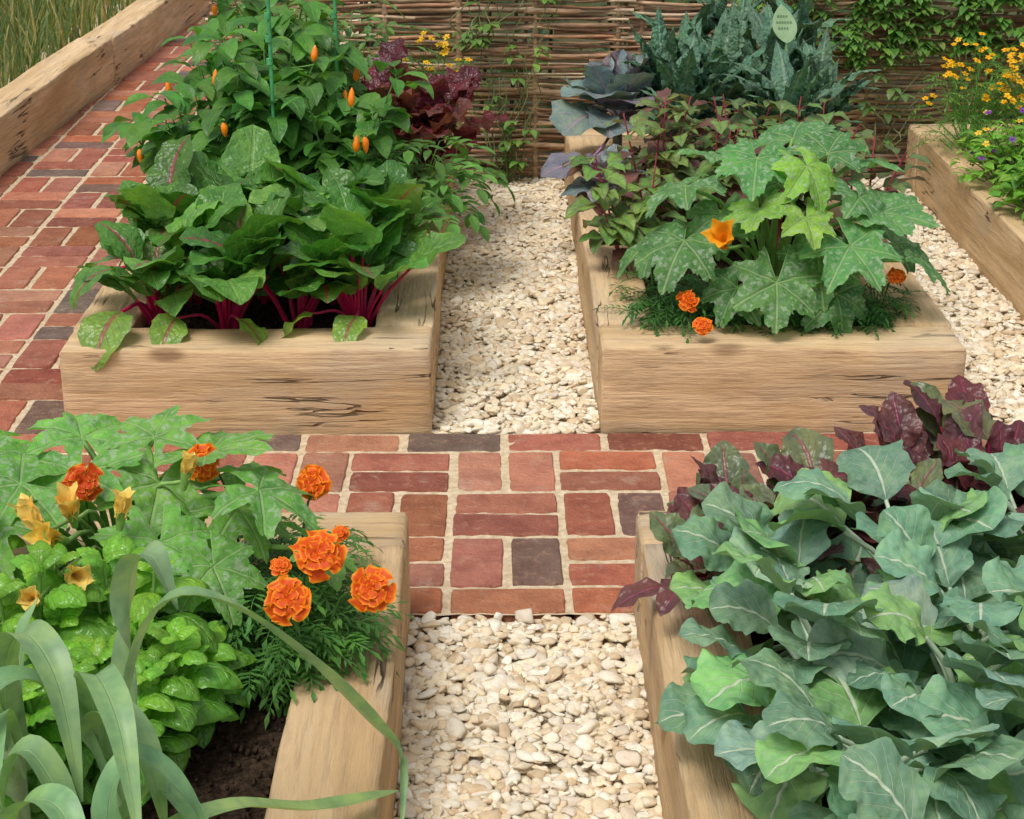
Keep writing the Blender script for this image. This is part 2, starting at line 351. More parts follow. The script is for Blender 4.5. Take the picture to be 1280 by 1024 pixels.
def brick(B,cx,cy,w,d,col):
    jx,jy=U(-.0025,.0025,2); cx+=jx;cy+=jy; w=w+U(-.005,.002);d=d+U(-.004,.002); rot=U(-.014,.014)
    nx,ny=(10,6) if w>d else (6,10)
    per=[(-.5+i/nx,-.5) for i in range(nx)]+[(.5,-.5+i/ny) for i in range(ny)]+[(.5-i/nx,.5) for i in range(nx)]+[(-.5,.5-i/ny) for i in range(ny)]
    q=np.array(per)*[w,d]; k=len(q)
    q=q+U(-.0010,.0010,q.shape)
    for ci in (0,nx,nx+ny,2*nx+ny): q[ci]*=[1-U(.001,.006)/w,1-U(.001,.006)/d]
    c,s=math.cos(rot),math.sin(rot); q=q@np.array([[c,s],[-s,c]])
    ins=1-np.array([.0065/w,.0065/d]); hz=U(-.0025,.0015); tx,ty=U(-.014,.014,2)
    def ring(f,z): 
        p=q*f; return np.stack([p[:,0]+cx,p[:,1]+cy,z+hz+p[:,0]*tx+p[:,1]*ty],-1)
    f1=1-np.array([.0025/w,.0025/d])
    P=np.stack([ring(1,-.045),ring(1,-.004),ring(f1,-.0014),ring(ins,0.0)])
    P[2,:,2]+=U(-.0010,.0004,k)
    B.grid(P,np.zeros((4,k,2)),col,0,wrap=True)
    B.raw(P[3],[np.arange(k)[None]],None,col,0)
reds=[(.45,.165,.095),(.50,.205,.12),(.40,.135,.085),(.53,.24,.145),(.44,.165,.11),(.36,.12,.08),(.49,.17,.085),(.47,.20,.14)]
darks=[(.24,.16,.125),(.19,.145,.12),(.27,.17,.13),(.29,.16,.125)]
def bcol():
    return cj(darks[R.randint(4)],.2,.06) if U()<.12 else cj(reds[R.randint(8)],.2,.08)
B=MB(); J=.0125; Ux=.225; Uy=.2208; X0=-.0954; YA=2.915+.1104
def hb(x,y,yh=Uy/2): brick(B,x+Ux/2,y+yh/2,Ux-J,yh-J,bcol())
def pairblock(xx,y,vert):
    if vert:
        brick(B,xx+Ux/4,y+Uy/2,Ux/2-J,Uy-J,bcol()); brick(B,xx+Ux*3/4,y+Uy/2,Ux/2-J,Uy-J,bcol())
    else:
        hb(xx,y); hb(xx,y+Uy/2)
for ix in range(-10,12):
    for iy in range(3): pairblock(X0+ix*Ux,YA+iy*Uy,(ix+iy)%2==0)
    hb(X0+ix*Ux,2.915); hb(X0+ix*Ux+.1125,YA+3*Uy)
def wallx(y): return -1.749+.0485*(y-6.24)
yt=YA+3*Uy+Uy/2
for iy in range(0,46):
    y=yt+iy*Uy
    for ix in range(-10,-3):
        xx=X0+ix*Ux
        if xx+Ux<wallx(y)-.02: continue
        if xx>-1.0+(0 if y<6.2 else .25): continue
        pairblock(xx,y,(ix+iy)%2==1)
for iy in range(1,9):
    y=2.915-iy*Uy
    for ix in range(-9,-4): pairblock(X0+ix*Ux,y,(ix+iy)%2==1)
bp=B.build('brick_path',[M['brick']])
B=MB()
def sheet(x0,x1,y0,y1,z,dx=.02,amp=.0015):
    nx=max(2,int((x1-x0)/dx)); ny=max(2,int((y1-y0)/dx))
    X,Y=np.meshgrid(np.linspace(x0,x1,nx),np.linspace(y0,y1,ny),indexing='ij')
    Z=z+R.normal(0,amp,X.shape); return np.stack([X,Y,Z],-1),np.stack([X,Y],-1)
for a in ((-2.4,2.6,2.918,3.796,-.0045),(-2.2,-.7,3.80,14.2,-.005),(-2.2,-1.0,1.1,2.915,-.005)):
    P,uv=sheet(*a,dx=.02,amp=.0010); B.grid(P,uv,(1,1,1),0)
B.build('mortar_bed',[M['mortar']],parent=bp)

# gravel
import bmesh
def pebproto():
    bm=bmesh.new(); bmesh.ops.create_icosphere(bm,subdivisions=2,radius=1)
    V=np.array([v.co[:] for v in bm.verts]); F=np.array([[v.index for v in f.verts] for f in bm.faces]); bm.free()
    d=R.normal(size=(9,3)); d/=np.linalg.norm(d,axis=1)[:,None]
    for k in range(9):
        q=V@d[k]; V=V-(np.clip(q-U(.38,.66),0,None)*.95)[:,None]*d[k]
    V+=.08*np.sin(V[:,[1,2,0]]*3+U(0,6,3)); return V,F
prot=[pebproto() for _ in range(18)]
def gravel(name,x0,x1,y0,y1,dens=7200,size=1.08):
    B=MB(); N=int((x1-x0)*(y1-y0)*dens)
    P,uv=sheet(x0,x1,y0,y1,-.017,.03,.001); 
    pc=[(.82,.72,.55),(.86,.79,.65),(.75,.62,.44),(.88,.83,.71),(.66,.52,.35),(.79,.67,.49),(.75,.66,.54),(.84,.73,.53),(.84,.77,.63)]
    sel=R.randint(0,18,N)
    for k in range(18):
        V,F=prot[k]; n=int((sel==k).sum())
        if not n: continue
        sz=(R.gamma(9,1/9.,n)*.0085+.003)*size
        S=np.stack([sz*U(1.1,1.8,n),sz*U(.85,1.2,n),sz*U(.4,.72,n)],-1)
        a=U(0,6.28,n); tl=R.normal(0,.32,n)
        W=V[None]*S[:,None]
        ct,st=np.cos(tl)[:,None],np.sin(tl)[:,None]
        y=W[...,1]*ct-W[...,2]*st; z=W[...,1]*st+W[...,2]*ct; x=W[...,0]
        ca,sa=np.cos(a)[:,None],np.sin(a)[:,None]
        xx=x*ca-y*sa; yy=x*sa+y*ca
        cx=U(x0+.004,x1-.004,n); cy=U(y0+.004,y1-.004,n); cz=U(-.016,-.001,n)+.004*np.sin(cx*17)*np.sin(cy*13)
        W=np.stack([xx+cx[:,None],yy+cy[:,None],z+cz[:,None]],-1)
        col=np.array(pc)[R.randint(0,9,n)]*U(.86,1.05,n)[:,None]
        nv=len(V); Fa=(F[None]+np.arange(n)[:,None,None]*nv).reshape(-1,3)
        B.raw(W.reshape(-1,3),[Fa],None,np.repeat(col,nv,0),0)
    B.grid(P,uv,(1,1,1),1)
    return B.build(name,[M['peb'],M['gbase']])
gravel('gravel_path',-.155,.245,3.80,6.2)
gravel('gravel_path',-.165,.255,1.45,2.912)
gravel('gravel_path',1.05,1.45,3.80,6.2,6000,1.12)

# ------------------------------------------------------------ sleepers / beds
def sleeper(name,p0,p1,w,z0,z1,mat,parent,seed=0):
    """oak beam from p0 to p1 (xy centreline), width w"""
    p0=np.array(p0);p1=np.array(p1); Ln=np.linalg.norm(p1-p0); h=z1-z0; r=.007
    cs=[]
    for sx,sy,a0 in ((1,1,0),(-1,1,90),(-1,-1,180),(1,-1,270)):
        for k in range(4):
            a=rad(a0+k*30); cs.append((sx*(w/2-r)+r*math.cos(a),sy*(h/2-r)+r*math.sin(a)))
    pts=[]
    for i in range(16):
        a=np.array(cs[i]);b=np.array(cs[(i+1)%16]); pts.append(a)
        if i%4==3:
            for f in (.2,.4,.6,.8): pts.append(a*(1-f)+b*f)
    q=np.array(pts); k=len(q)
    xs=np.concatenate([[0,.002,.006],np.linspace(.03,Ln-.03,max(6,int(Ln/.03))),[Ln-.006,Ln-.002,Ln]])-Ln/2
    P=[]
    ph=U(0,6,6)
    for i,x in enumerate(xs):
        e=min(x+Ln/2,Ln/2-x); f=1-.006/min(w,h)*2*max(0,1-e/.006)
        dy=.003*math.sin(x*3.1+ph[0])+.0015*math.sin(x*9+ph[1]); dz=.0025*math.sin(x*2.3+ph[2])+.001*math.sin(x*11+ph[3])
        c=q*f+R.normal(0,.0008,q.shape)
        P.append(np.stack([np.full(k,x),c[:,0]+dy,c[:,1]+dz],-1))
    P=np.array(P); B=MB(); B.grid(P,np.zeros((len(xs),k,2)),(1,1,1),0,wrap=True)
    B.raw(np.concatenate([P[0],P[-1]]),[np.arange(k)[None],np.arange(k,2*k)[None]],None,(1,1,1),0)
    ob=B.build(name,[mat],parent)
    m=(p0+p1)/2; ob.location=(m[0],m[1],(z0+z1)/2); ob.rotation_euler=(0,0,math.atan2(p1[1]-p0[1],p1[0]-p0[0]))
    return ob
def soil(x0,x1,y0,y1,z,parent):
    B=MB(); P,uv=sheet(x0,x1,y0,y1,z,.012,.004)
    P[...,2]+=.008*np.sin(P[...,0]*19)*np.sin(P[...,1]*15)
    B.grid(P,uv,(1,1,1),0)
    V,F=prot[0]; n=int((x1-x0)*(y1-y0)*2600); nv=len(V)
    sz=U(.002,.008,n); C=np.stack([U(x0,x1,n),U(y0,y1,n),z+U(.0,.008,n)],-1)
    W=V[None]*sz[:,None,None]+C[:,None]
    B.raw(W.reshape(-1,3),[(F[None]+np.arange(n)[:,None,None]*nv).reshape(-1,3)],None,(1,1,1),0)
    B.build('soil',[M['soil']],parent)
def bed(x0,x1,y0,y1,w=.135,wf=.16,front=True,back=True,mat='oak'):
    e=empty('raised_bed')
    zt=.2; g=.003
    ya=y0+wf+g if front else y0; yb=y1-wf-g if back else y1
    if front: sleeper('front_sleeper',(x0,y0+wf/2),(x1,y0+wf/2),wf,-.03,zt,M[mat],e)
    if back: sleeper('back_sleeper',(x0,y1-wf/2),(x1,y1-wf/2),wf,-.03,zt+.001,M[mat],e)
    sleeper('side_sleeper',(x0+w/2,ya),(x0+w/2,yb),w,-.03,zt+.002,M[mat],e)
    sleeper('side_sleeper',(x1-w/2,ya),(x1-w/2,yb),w,-.03,zt-.002,M[mat],e)
    soil(x0+w*.5,x1-w*.5,(y0+wf*.5 if front else y0),(y1-wf*.5 if back else y1),.155,e)
    return e
bed(-.978,-.148,3.80,6.12)
bed(.237,1.055,3.80,6.12)
bed(1.42,2.3,3.80,6.12)
bed(-1.0,-.158,1.2,2.93,w=.145,wf=.14,mat='oakw')
bed(.248,1.1,1.2,2.93,w=.145,wf=.14,mat='oakw')
e=empty('timber_edging')
for a,b in ((1.5,4.4),(4.405,7.9),(7.905,10.4),(10.405,14)):
    sleeper('edging_sleeper',(wallx(a)-.075,a),(wallx(b)-.075,b),.15,-.03,.2,M['oak'],e)

# ------------------------------------------------------------ woven hazel fence
def fence(name,x0,x1,y0,ht=1.1):
    B=MB(); sp=.27; z=.012; row=0
    cols=[(.46,.31,.19),(.34,.21,.125),(.54,.40,.26),(.40,.27,.165),(.60,.47,.33),(.27,.165,.10),(.48,.31,.18),(.42,.24,.14)]
    while z<ht:
        x=x0-U(0,.15)
        while x<x1:
            L=U(.6,1.8); xe=min(x+L,x1+U(0,.06)); xs=max(x,x0-U(0,.04)); 
            if xe-xs>.1:
                n=max(4,int((xe-xs)/.05)); t=np.linspace(xs,xe,n)
                amp=U(.012,.02)
                yy=y0+amp*np.sin(np.pi*(t-x0)/sp+row*np.pi)+.005*np.sin(t*9+row)
                zz=z+.005*np.sin(t*U(3,8)+U(0,6))+.002*np.sin(t*U(15,30)+U(0,6))+U(-.005,.005)+(t-xs)*U(-.010,.010)
                r=U(.0045,.0105)
                tube(B,np.stack([t,yy,zz],-1),r,r*U(.6,.95),cj(cols[R.randint(8)],.25,.05),0,6,n)
            x+=L*U(.70,1.0)
        z+=U(.0085,.0120); row+=1
    for k in range(int((x1-x0)/sp)+1):
        x=x0+.02+k*sp+U(-.012,.012); r=U(.010,.014)
        tube(B,[(x,y0,-.05),(x+U(-.01,.01),y0+U(-.004,.004),.6),(x+U(-.015,.015),y0,ht+.08)],r*1.1,r*.85,cj((.36,.25,.15),.2),0,8,8)
    return B.build(name,[M['hazel']])
fence('wattle_fence',-.95,.45,6.2); fence('wattle_fence',.47,2.9,6.215)

# ------------------------------------------------------------ plants
S0=.15
def rosette(B,x,y,z,n,pet,Ls,Ws,col,stemcol,mats=(0,),lean=(.2,.9),p1=(-1.2,-.2),prof='ov',fold=.15,ruf=.03,rf=14,pk=.0,sr=.005,yb=.4,bias=.3,away=0.,roll=.35,ns=7,nt=11,edge=.05,alt=None,pa=.28):
    for i in range(n):
        yaw=i*2.399+U(-.4,.4); le=U(*lean); pl=U(*pet); b1=U(*p1); pk0=math.pi/2-le*1.15
        u=U()
        if u<bias: yaw=-1.57+U(-1.1,1.1); b1=U(-1.7,-.9); le=max(le,.35)
        elif u<bias+away:
            yaw=1.57+U(-1.1,1.1); pk0=U(.75,1.25); b1=U(-.9,-.2); pl*=1.05
        d=np.array([math.cos(yaw),math.sin(yaw),0])
        b=np.array([x,y,z])+d*U(.005,.025)
        tip=b+d*pl*math.sin(le)+np.array([0,0,pl*math.cos(le)])
        stalk(B,b,tip,sr,sr*.55,cj(stemcol,.15),1,6,6,.58)
        sc_=U(*Ls)
        c_=col if alt is None or U()>pa else alt
        leaf(B,tip,yaw,pk0,max(pk0+b1,-1.4),sc_,sc_*U(*Ws),cj(c_,.22,.1),mats[R.randint(len(mats))],prof,fold*U(.3,1.3),ruf,rf,roll=U(-roll,roll),pk=pk,nt=nt,ns=ns,yb=U(-yb,yb),edge=edge)

# chard
CH=(.055,.175,.028)
for i,(x,y) in enumerate([(-.80,4.08),(-.64,4.04),(-.47,4.08),(-.33,4.07),(-.74,4.30),(-.57,4.28),(-.40,4.30),(-.84,4.42),(-.29,4.36),(-.66,4.50),(-.46,4.52)]):
    B=MB(); c=CH if i%3 else (.075,.215,.038)
    rosette(B,x,y,S0,18,(.09,.22),(.14,.205),(.60,.80),c,(.42,.010,.07),mats=(0,0,0,2),lean=(.05,.65),p1=(-1.7,-.5),prof='chard',fold=.18,ruf=.036,rf=12,pk=.05,sr=.0058,bias=.45,away=.30,ns=11,nt=17,alt=(.13,.31,.055),edge=.04,roll=.5,yb=.6)
    if i==0:
        for yw,pl,L,g in ((-1.9,.17,.18,(.16,.30,.05)),(2.8,.09,.15,(.12,.28,.05)),(-2.6,.10,.15,(.09,.24,.04))):
            d=np.array([math.cos(yw),math.sin(yw),0]); p=np.array([x,y,S0])
            tp=p+d*pl+np.array([0,0,.10 if yw==-1.9 else .17]); stalk(B,p,tp,.006,.004,(.42,.01,.08),1,arch=.9)
            leaf(B,tp,yw,.1,-1.4,L,L*.68,g,2,'chard',.12,.03,13,pk=.03,ns=11,nt=15)
    if i in (1,3):
        for yw,pl,L in ((-1.2 if i==1 else -1.5,.14,.09),(-2.2,.15,.10)):
            d=np.array([math.cos(yw),math.sin(yw),0]); p=np.array([x,y,S0])
            tp=p+d*pl+np.array([0,0,.085]); stalk(B,p,tp,.005,.003,(.4,.02,.09),1,arch=.8)
            leaf(B,tp,yw+U(-.6,.6),.0,-1.1,L*U(1.0,1.7),L*.85,(.20,.36,.06),2,'chard',.12,.06,13,ns=9,roll=U(-.5,.5))
    B.build('chard_plant',[M['chard'],M['stem'],M['chardred']])

# pepper
def pepper(x,y,h,n,fr,c=(.078,.225,.038),spread=.16,L=(.075,.13)):
    B=MB(); top=[]
    tube(B,[(x,y,S0),(x+U(-.01,.01),y,S0+h*.35)],.007,.006,(.07,.15,.04),1,6,4)
    for k in range(10):
        a=k*2.4; r=spread*U(.3,1); e=np.array([x+r*math.cos(a),y+r*math.sin(a),S0+h*U(.6,1)])
        s=np.array([x,y,S0+h*U(.15,.4)]); m=(s+e)/2+[0,0,-.01]; P=path([s,m,e],10); tube(B,[s,m,e],.004,.002,(.09,.2,.05),1,5,7); top.append(P)
    for i in range(n):
        P=top[i%10]; p=P[R.randint(2,10)]+R.normal(0,.014,3); yaw=U(0,6.28) if U()<.6 else -1.57+U(-1.2,1.2)
        l=U(*L); tp=p+np.array([math.cos(yaw),math.sin(yaw),.5])*.02
        tube(B,[p,tp],.0012,.001,c,1,3,2)
        leaf(B,tp,yaw,U(-.1,.7),U(-1.3,-.5),l,l*U(.44,.58),cj(c,.32,.14),0,'ov',.25,.02,9,roll=U(-.4,.4),nt=8,ns=5,yb=U(-.3,.3))
    for i in range(fr):
        an=-1.57+U(-1.2,1.2); p=np.array([x+math.cos(an)*spread*1.15,y+math.sin(an)*spread*1.15,S0+h*U(.55,.95)]); up=1 if U()<.6 else -1
        l=U(.035,.05); q=p+np.array([U(-.006,.006),U(-.006,.006),up*l])
        tube(B,[p,(p+q)/2,q],0,0,(.95,.25,.01),2,8,6,radii=[.004,.009,.0095,.008,.006,.001])
        tube(B,[(x+(p[0]-x)*.5,y+(p[1]-y)*.5,p[2]-.03),p-np.array([0,0,up*.01]),p],.002,.003,(.12,.27,.05),1,5,5)
    return B.build('pepper_plant',[M['small'],M['stem'],M['fruit']])
for a in ((-.80,4.85,.42,150,2),(-.62,4.95,.55,190,2),(-.43,4.85,.46,160,3),(-.78,5.2,.52,150,1),(-.55,5.3,.60,170,1),(-.42,5.1,.44,120,3),(-.68,5.55,.62,150,1),(-.88,5.0,.34,90,1)):
    pepper(*a)
for x,y in ((-.60,4.80),(-.46,5.2)):
    B=MB(); tube(B,[(x,y,S0-.1),(x+.004,y,1.0)],.0055,.005,(.08,.36,.14),0,8,6)
    for z in (.45,.5,.66,.72,.78): tube(B,[(x-.001,y,z-.008),(x-.001,y,z+.008)],.009,.009,(.1,.4,.16),0,8,3)
    B.build('garden_cane',[M['stem']])
def ferny(name,x,y,z0,h,n,spread,c,L=(.10,.17),pairs=3,ll=.045,lw=.022,nt=5,ns=5,extra=None,mats=None,prof='ov'):
    B=MB(); 
    for i in range(n):
        a=U(0,6.28); r=spread*math.sqrt(U()); zt=z0+h*U(.25,1)*(1-.35*(r/spread)**2)
        p=np.array([x+r*math.cos(a),y+r*math.sin(a),zt])
        if i%4==0: stalk(B,(x+U(-.02,.02),y+U(-.02,.02),z0),p,.003,.0015,np.array(c)*1.1,1,4,5)
        yaw=a+U(-.9,.9) if U()<.6 else -1.57+U(-1,1)
        pinnate(B,p,yaw,U(.1,.8),U(-1,-.1),U(*L),pairs,ll,lw,cj(c,.25,.1),0,ns,nt,prof=prof)
    if extra: extra(B)
    return B.build(name,mats or [M['small'],M['stem'],M['flower']])
ferny('tomato_plant',-.24,4.95,S0,.30,75,.14,(.11,.27,.06),ll=.06,lw=.028)
ferny('tomato_plant',-.50,5.85,S0,.62,90,.2,(.13,.27,.08))
ferny('tomato_plant',-.74,5.9,S0,.64,70,.2,(.14,.28,.08))
# red lettuce
for x,y,s in ((-.36,5.42,1.1),(-.22,5.45,1.0),(-.30,5.25,.9)):
    B=MB(); rosette(B,x,y,S0,28,(.12*s,.28*s),(.12,.16),(.7,.95),(.11,.020,.030),(.14,.10,.05),lean=(.05,.7),p1=(-1.3,-.3),prof='kale',ruf=.09,rf=20,pk=.04,ns=9,nt=13,bias=.3,away=.35,edge=.12,alt=(.15,.05,.04))
    B.build('red_lettuce',[M['lett'],M['stem']])
def tagetes(x,y,h,n,nf,spread,fc,c=(.12,.29,.05),r=.013,name='yellow_tagetes',mat='flower'):
    def ex(B):
        for i in range(nf):
            a=U(0,6.28); rr=spread*math.sqrt(U())*1.1; p=(x+rr*math.cos(a),y+rr*math.sin(a)-.02,S0+h*U(.75,1.2)*(1-.3*(rr/spread)**2))
            stalk(B,(x+rr*.5*math.cos(a),y+rr*.5*math.sin(a),S0+h*.4),p,.0012,.001,c,1,3,4)
            small_flower(B,p,r*U(.8,1.2),fc,2)
    return ferny(name,x,y,S0,h,n,spread,c,(.05,.09),4,.022,.006,3,3,ex,[M['small'],M['stem'],M['flower']],'lance')
tagetes(-.20,5.9,.36,90,34,.12,(.9,.55,.02))
for a in ((1.54,5.75,.36,200,50,.15),(1.76,5.7,.40,200,60,.17),(1.92,5.5,.36,160,45,.16)): tagetes(*a,fc=(.95,.52,.01))
def bush(name,x,y,z0,h,spread,n,c,L,W,mat,prof='ov',roundness=.35,extra=None,stem=(.1,.2,.05),ns=5,nt=6,fold=.2,mats=None,ruf=.02):
    B=MB()
    for i in range(n):
        a=U(0,6.28); r=spread*math.sqrt(U()); zt=z0+h*U(.2,1)**.6*(1-roundness*(r/spread)**2)
        p=np.array([x+r*math.cos(a),y+r*math.sin(a),zt])
        if i%5==0: stalk(B,(x+.3*r*math.cos(a),y+.3*r*math.sin(a),z0),p,.003,.0015,stem,1,5,5,.7)
        yaw=a+U(-1,1) if U()<.6 else -1.57+U(-1.2,1.2); l=U(*L)
        leaf(B,p,yaw,U(.0,.9),U(-1.2,-.2),l,l*U(*W),cj(c,.28,.12),0,prof,fold,ruf,10,roll=U(-.5,.5),nt=nt,ns=ns)
    if extra: extra(B)
    return B.build(name,mats or [M[mat],M['stem'],M['flower']])
def vio(B):
    for i in range(26): small_flower(B,(U(1.42,1.72),U(5.15,5.35),U(.30,.42)),.012,(.2,.06,.34) if U()<.7 else (.9,.6,.05),2)
bush('viola_plant',1.58,5.3,S0,.24,.18,420,(.18,.40,.05),(.03,.05),(.4,.6),'small',extra=vio)
bush('herb_plant',1.60,4.95,S0,.24,.17,420,(.14,.34,.04),(.035,.055),(.45,.65),'small')
bush('herb_plant',1.75,5.15,S0,.34,.2,380,(.24,.44,.05),(.035,.055),(.45,.65),'small')
bush('herb_plant',1.78,4.6,S0,.22,.2,350,(.12,.29,.04),(.03,.055),(.4,.6),'small')
bush('herb_plant',1.9,4.2,S0,.2,.2,300,(.12,.29,.04),(.03,.055),(.4,.6),'small')

def cabbage(x,y,zc,s=1,big=()):
    B=MB(); tube(B,[(x,y,S0),(x,y,zc)],.014,.016,(.25,.27,.24),1,8,4)
    for k,(n,L,pa,pb) in enumerate(((7,.18,.35,-.7),(7,.17,.8,-.1),(6,.15,1.15,.7),(5,.12,1.4,1.9))):
        for i in range(n):
            yw=i*6.283/n+k*.5+U(-.35,.35); l=L*s*U(.85,1.15)
            b=np.array([x,y,zc-.10+k*.03]); tp=b+np.array([math.cos(yw),math.sin(yw),.7])*(.05-.012*k)
            stalk(B,b,tp,.006,.004,(.35,.3,.36),1,6,5)
            leaf(B,tp,yw,pa+U(-.2,.25),pb+U(-.4,.3),l,l*U(.9,1.1),cj((.18,.25,.24) if U()<.7 else (.20,.18,.23),.18,.08),0,'round',.12,.05,15,pk=.03,ns=11,nt=13,roll=U(-.3,.3),edge=.06)
    for (tx,ty,tz,yw,L) in big:
        stalk(B,(x,y,zc-.08),(tx,ty,tz),.006,.004,(.38,.22,.34),1,arch=.8)
        leaf(B,(tx,ty,tz),yw,.1,-.6,L,L*.75,(.15,.15,.20),0,'round',.1,.04,12,ns=9,nt=11,pk=.02,roll=-.4)
    B.build('red_cabbage',[M['cabb'],M['stem']])
cabbage(.38,5.55,.42,1.05,((.27,5.2,.29,-2.9,.15),))
cabbage(.34,5.15,.28,.6)
for x,y,h in ((.56,5.35,.50),(.68,5.40,.56),(.84,5.45,.60),(.60,5.72,.60),(.95,5.75,.58),(.84,5.15,.46),(.76,5.7,.64),(.97,5.40,.52),(.52,5.6,.50)):
    B=MB(); tube(B,[(x,y,S0),(x,y,S0+h*.6)],.013,.010,(.2,.3,.18),1,8,4)
    for i in range(28):
        yw=i*2.4+U(-.3,.3); le=U(.05,.75); L=U(.19,.27); b=(x+.01*math.cos(yw),y+.01*math.sin(yw),S0+h*U(.2,.65))
        leaf(B,b,yw,1.57-le*.7,1.57-le*.7-U(.3,1.6),L,L*.28,cj((.075,.175,.105),.22,.1),0,'lance',-.3,.03,22,pk=.07,ns=7,nt=20)
    B.build('black_kale',[M['kale'],M['stem']])
def orach(x,y,h,n,c,seed=0):
    B=MB()
    for k in range(4):
        ax,ay=x+U(-.04,.04),y+U(-.04,.04); ex,ey=x+U(-.12,.12),y+U(-.12,.12); hh=h*U(.8,1)
        P=path([(ax,ay,S0),((ax+ex)/2,(ay+ey)/2,S0+hh*.5),(ex,ey,S0+hh)],24); tube(B,P,.0045,.002,(.33,.05,.07),1,6,14)
        for i in range(n//4):
            f=U(.25,1); p=P[int(f*23)]; yaw=U(0,6.28) if U()<.5 else -1.57+U(-1.3,1.3); l=U(.075,.13)*(1.2-.6*f)
            pl=.035*(1.2-f)+.01; tp=p+np.array([math.cos(yaw)*pl,math.sin(yaw)*pl,pl*.7]); tube(B,[p,tp],.0015,.001,(.3,.05,.06),1,4,2)
            cc=cj(c,.25,.12) if U()<.84 else cj((.17,.08,.07),.25,.1)
            leaf(B,tp,yaw,U(.1,.8),U(-1.2,-.3),l,l*U(.55,.75),cc,0,'heart',.2,.04,12,roll=U(-.4,.4),ns=7,nt=9,edge=.08)
    B.build('red_orach',[M['orach'],M['stem']])
for a in ((.36,4.42,.34,64,(.16,.33,.07)),(.42,4.68,.42,70,(.15,.28,.07)),(.58,4.6,.44,64,(.13,.27,.06)),(.54,4.9,.44,72,(.13,.25,.07)),(.76,4.75,.42,64,(.13,.26,.07)),(.88,4.9,.40,60,(.13,.26,.07)),(.72,5.0,.38,56,(.13,.26,.07)),(.95,4.6,.36,50,(.13,.22,.07))):
    orach(*a)

# courgette
def trumpet(B,c,yaw,tilt,s,col=(.92,.42,.015),openn=.5):
    mk=B.mark()
    for i in range(5):
        leaf(B,(0,0,0),i*1.2566+U(-.15,.15),1.45,1.1-openn*U(.4,1.6),s*U(.85,1.1),s*.5,cj(col,.1,.05),2,'trump',.45,.06,11,nt=12,ns=7,roll=U(-.3,.3))
    tube(B,[(0,0,-.02),(0,0,-.005),(0,0,.01)],.005,.009,(.2,.36,.08),1,8,4)
    B.xform(mk,Matrix.Translation(Vector(c))@Matrix.Rotation(rad(yaw),4,'Z')@Matrix.Rotation(rad(tilt),4,'Y'))
def courgette(base,leaves,c,flowers=(),buds=(),lobr=(.26,.38),ks=1.,fcol=(.92,.42,.015),op=.35):
    B=MB(); bx,by=base
    tube(B,[(bx,by,S0-.01),(bx+.01,by-.02,S0+.07)],.018,.014,(.16,.32,.09),1,8,4)
    for (x,y,z,yaw,pit,r,*cc) in leaves:
        yaw=rad(yaw);pit=rad(pit)
        st=(bx+U(-.015,.015),by+U(-.015,.015),S0+.05)
        stalk(B,st,(x,y,z),.0065,.0045,cj((.18,.36,.09),.1),1,7,9,.75)
        palm(B,(x,y,z),yaw,pit,r*ks,cj(cc[0] if cc else c,.18,.08),0,lob=U(*lobr),droop=U(.2,.5),cup=U(.1,.3),roll=U(-.3,.3),na=130)
    for (x,y,z,yaw,tilt,s) in flowers:
        trumpet(B,(x,y,z),yaw,tilt,s,fcol,op)
        stalk(B,(bx,by,S0+.04),(x,y,z-.01),.004,.004,(.18,.34,.09),1,6,8,.8)
    for (x,y,z,yaw,tilt,s) in buds:
        trumpet(B,(x,y,z),yaw,tilt,s,(.93,.68,.18),.12)
        stalk(B,(bx,by,S0+.04),(x,y,z-.005),.004,.003,(.25,.42,.12),1,6,8,.8)
    return B.build('courgette_plant',[M['zuc'],M['stem'],M['flower']])
ZC=(.085,.245,.068); ZL=(.20,.40,.05)
courgette((.66,4.15),[
 (.43,3.97,.40,-120,-25,.125),(.80,3.92,.40,-60,-25,.135),(.635,3.90,.32,-95,-45,.125),(.90,4.06,.44,-20,-12,.135),
 (.44,4.08,.50,-150,-15,.12),(.60,4.06,.57,-100,-20,.12),(.71,4.02,.56,-60,-35,.10,ZL),(.60,3.98,.47,-110,-20,.10,ZL),
 (.52,4.25,.53,160,5,.12),(.72,4.3,.56,70,15,.12),(.86,4.2,.53,10,-5,.12),(.55,3.93,.30,-130,-40,.10),(.78,3.94,.28,-70,-50,.11),
 (.38,4.10,.36,180,-20,.11),(.95,4.15,.34,-10,-20,.11),(.66,4.1,.50,90,30,.10),(.70,3.94,.46,-80,-30,.09,ZL),(.98,3.98,.35,-30,-35,.095),
 (.52,4.05,.44,-100,-30,.11),(.74,3.98,.36,-90,-40,.12),(.84,4.05,.48,-60,-30,.11),(.78,4.15,.56,60,20,.11)],
 ZC,flowers=((.515,3.90,.41,-110,50,.082),))
def marigold_plant(x,y,h,n,spread,flowers,fr=.03,c=(.055,.18,.04),fcol=(.95,.22,.008),rings=3,lean=0):
    def ex(B):
        for (fx,fy,fz,r,*t) in flowers:
            marigold(B,(fx,fy,fz),r,-1.57+U(-.5,.5),t[0] if t else U(.5,.9),fcol,2,rings,(x+(fx-x)*.4,y+(fy-y)*.4,S0+.04))
    return ferny('marigold_plant',x,y,S0,h,n,spread,c,(.05,.09),5,.028,.008,3,3,ex,[M['small'],M['stem'],M['mari']],'lance')
marigold_plant(.44,4.03,.12,110,.11,((.437,3.90,.28,.028),(.463,3.83,.243,.024)),rings=5)
marigold_plant(.40,4.22,.11,50,.09,((.368,4.25,.28,.022),),rings=5)
marigold_plant(.62,4.03,.09,80,.10,())
marigold_plant(.80,4.03,.11,120,.11,())
marigold_plant(.90,4.1,.12,60,.08,((.935,4.02,.30,.022),),rings=5)
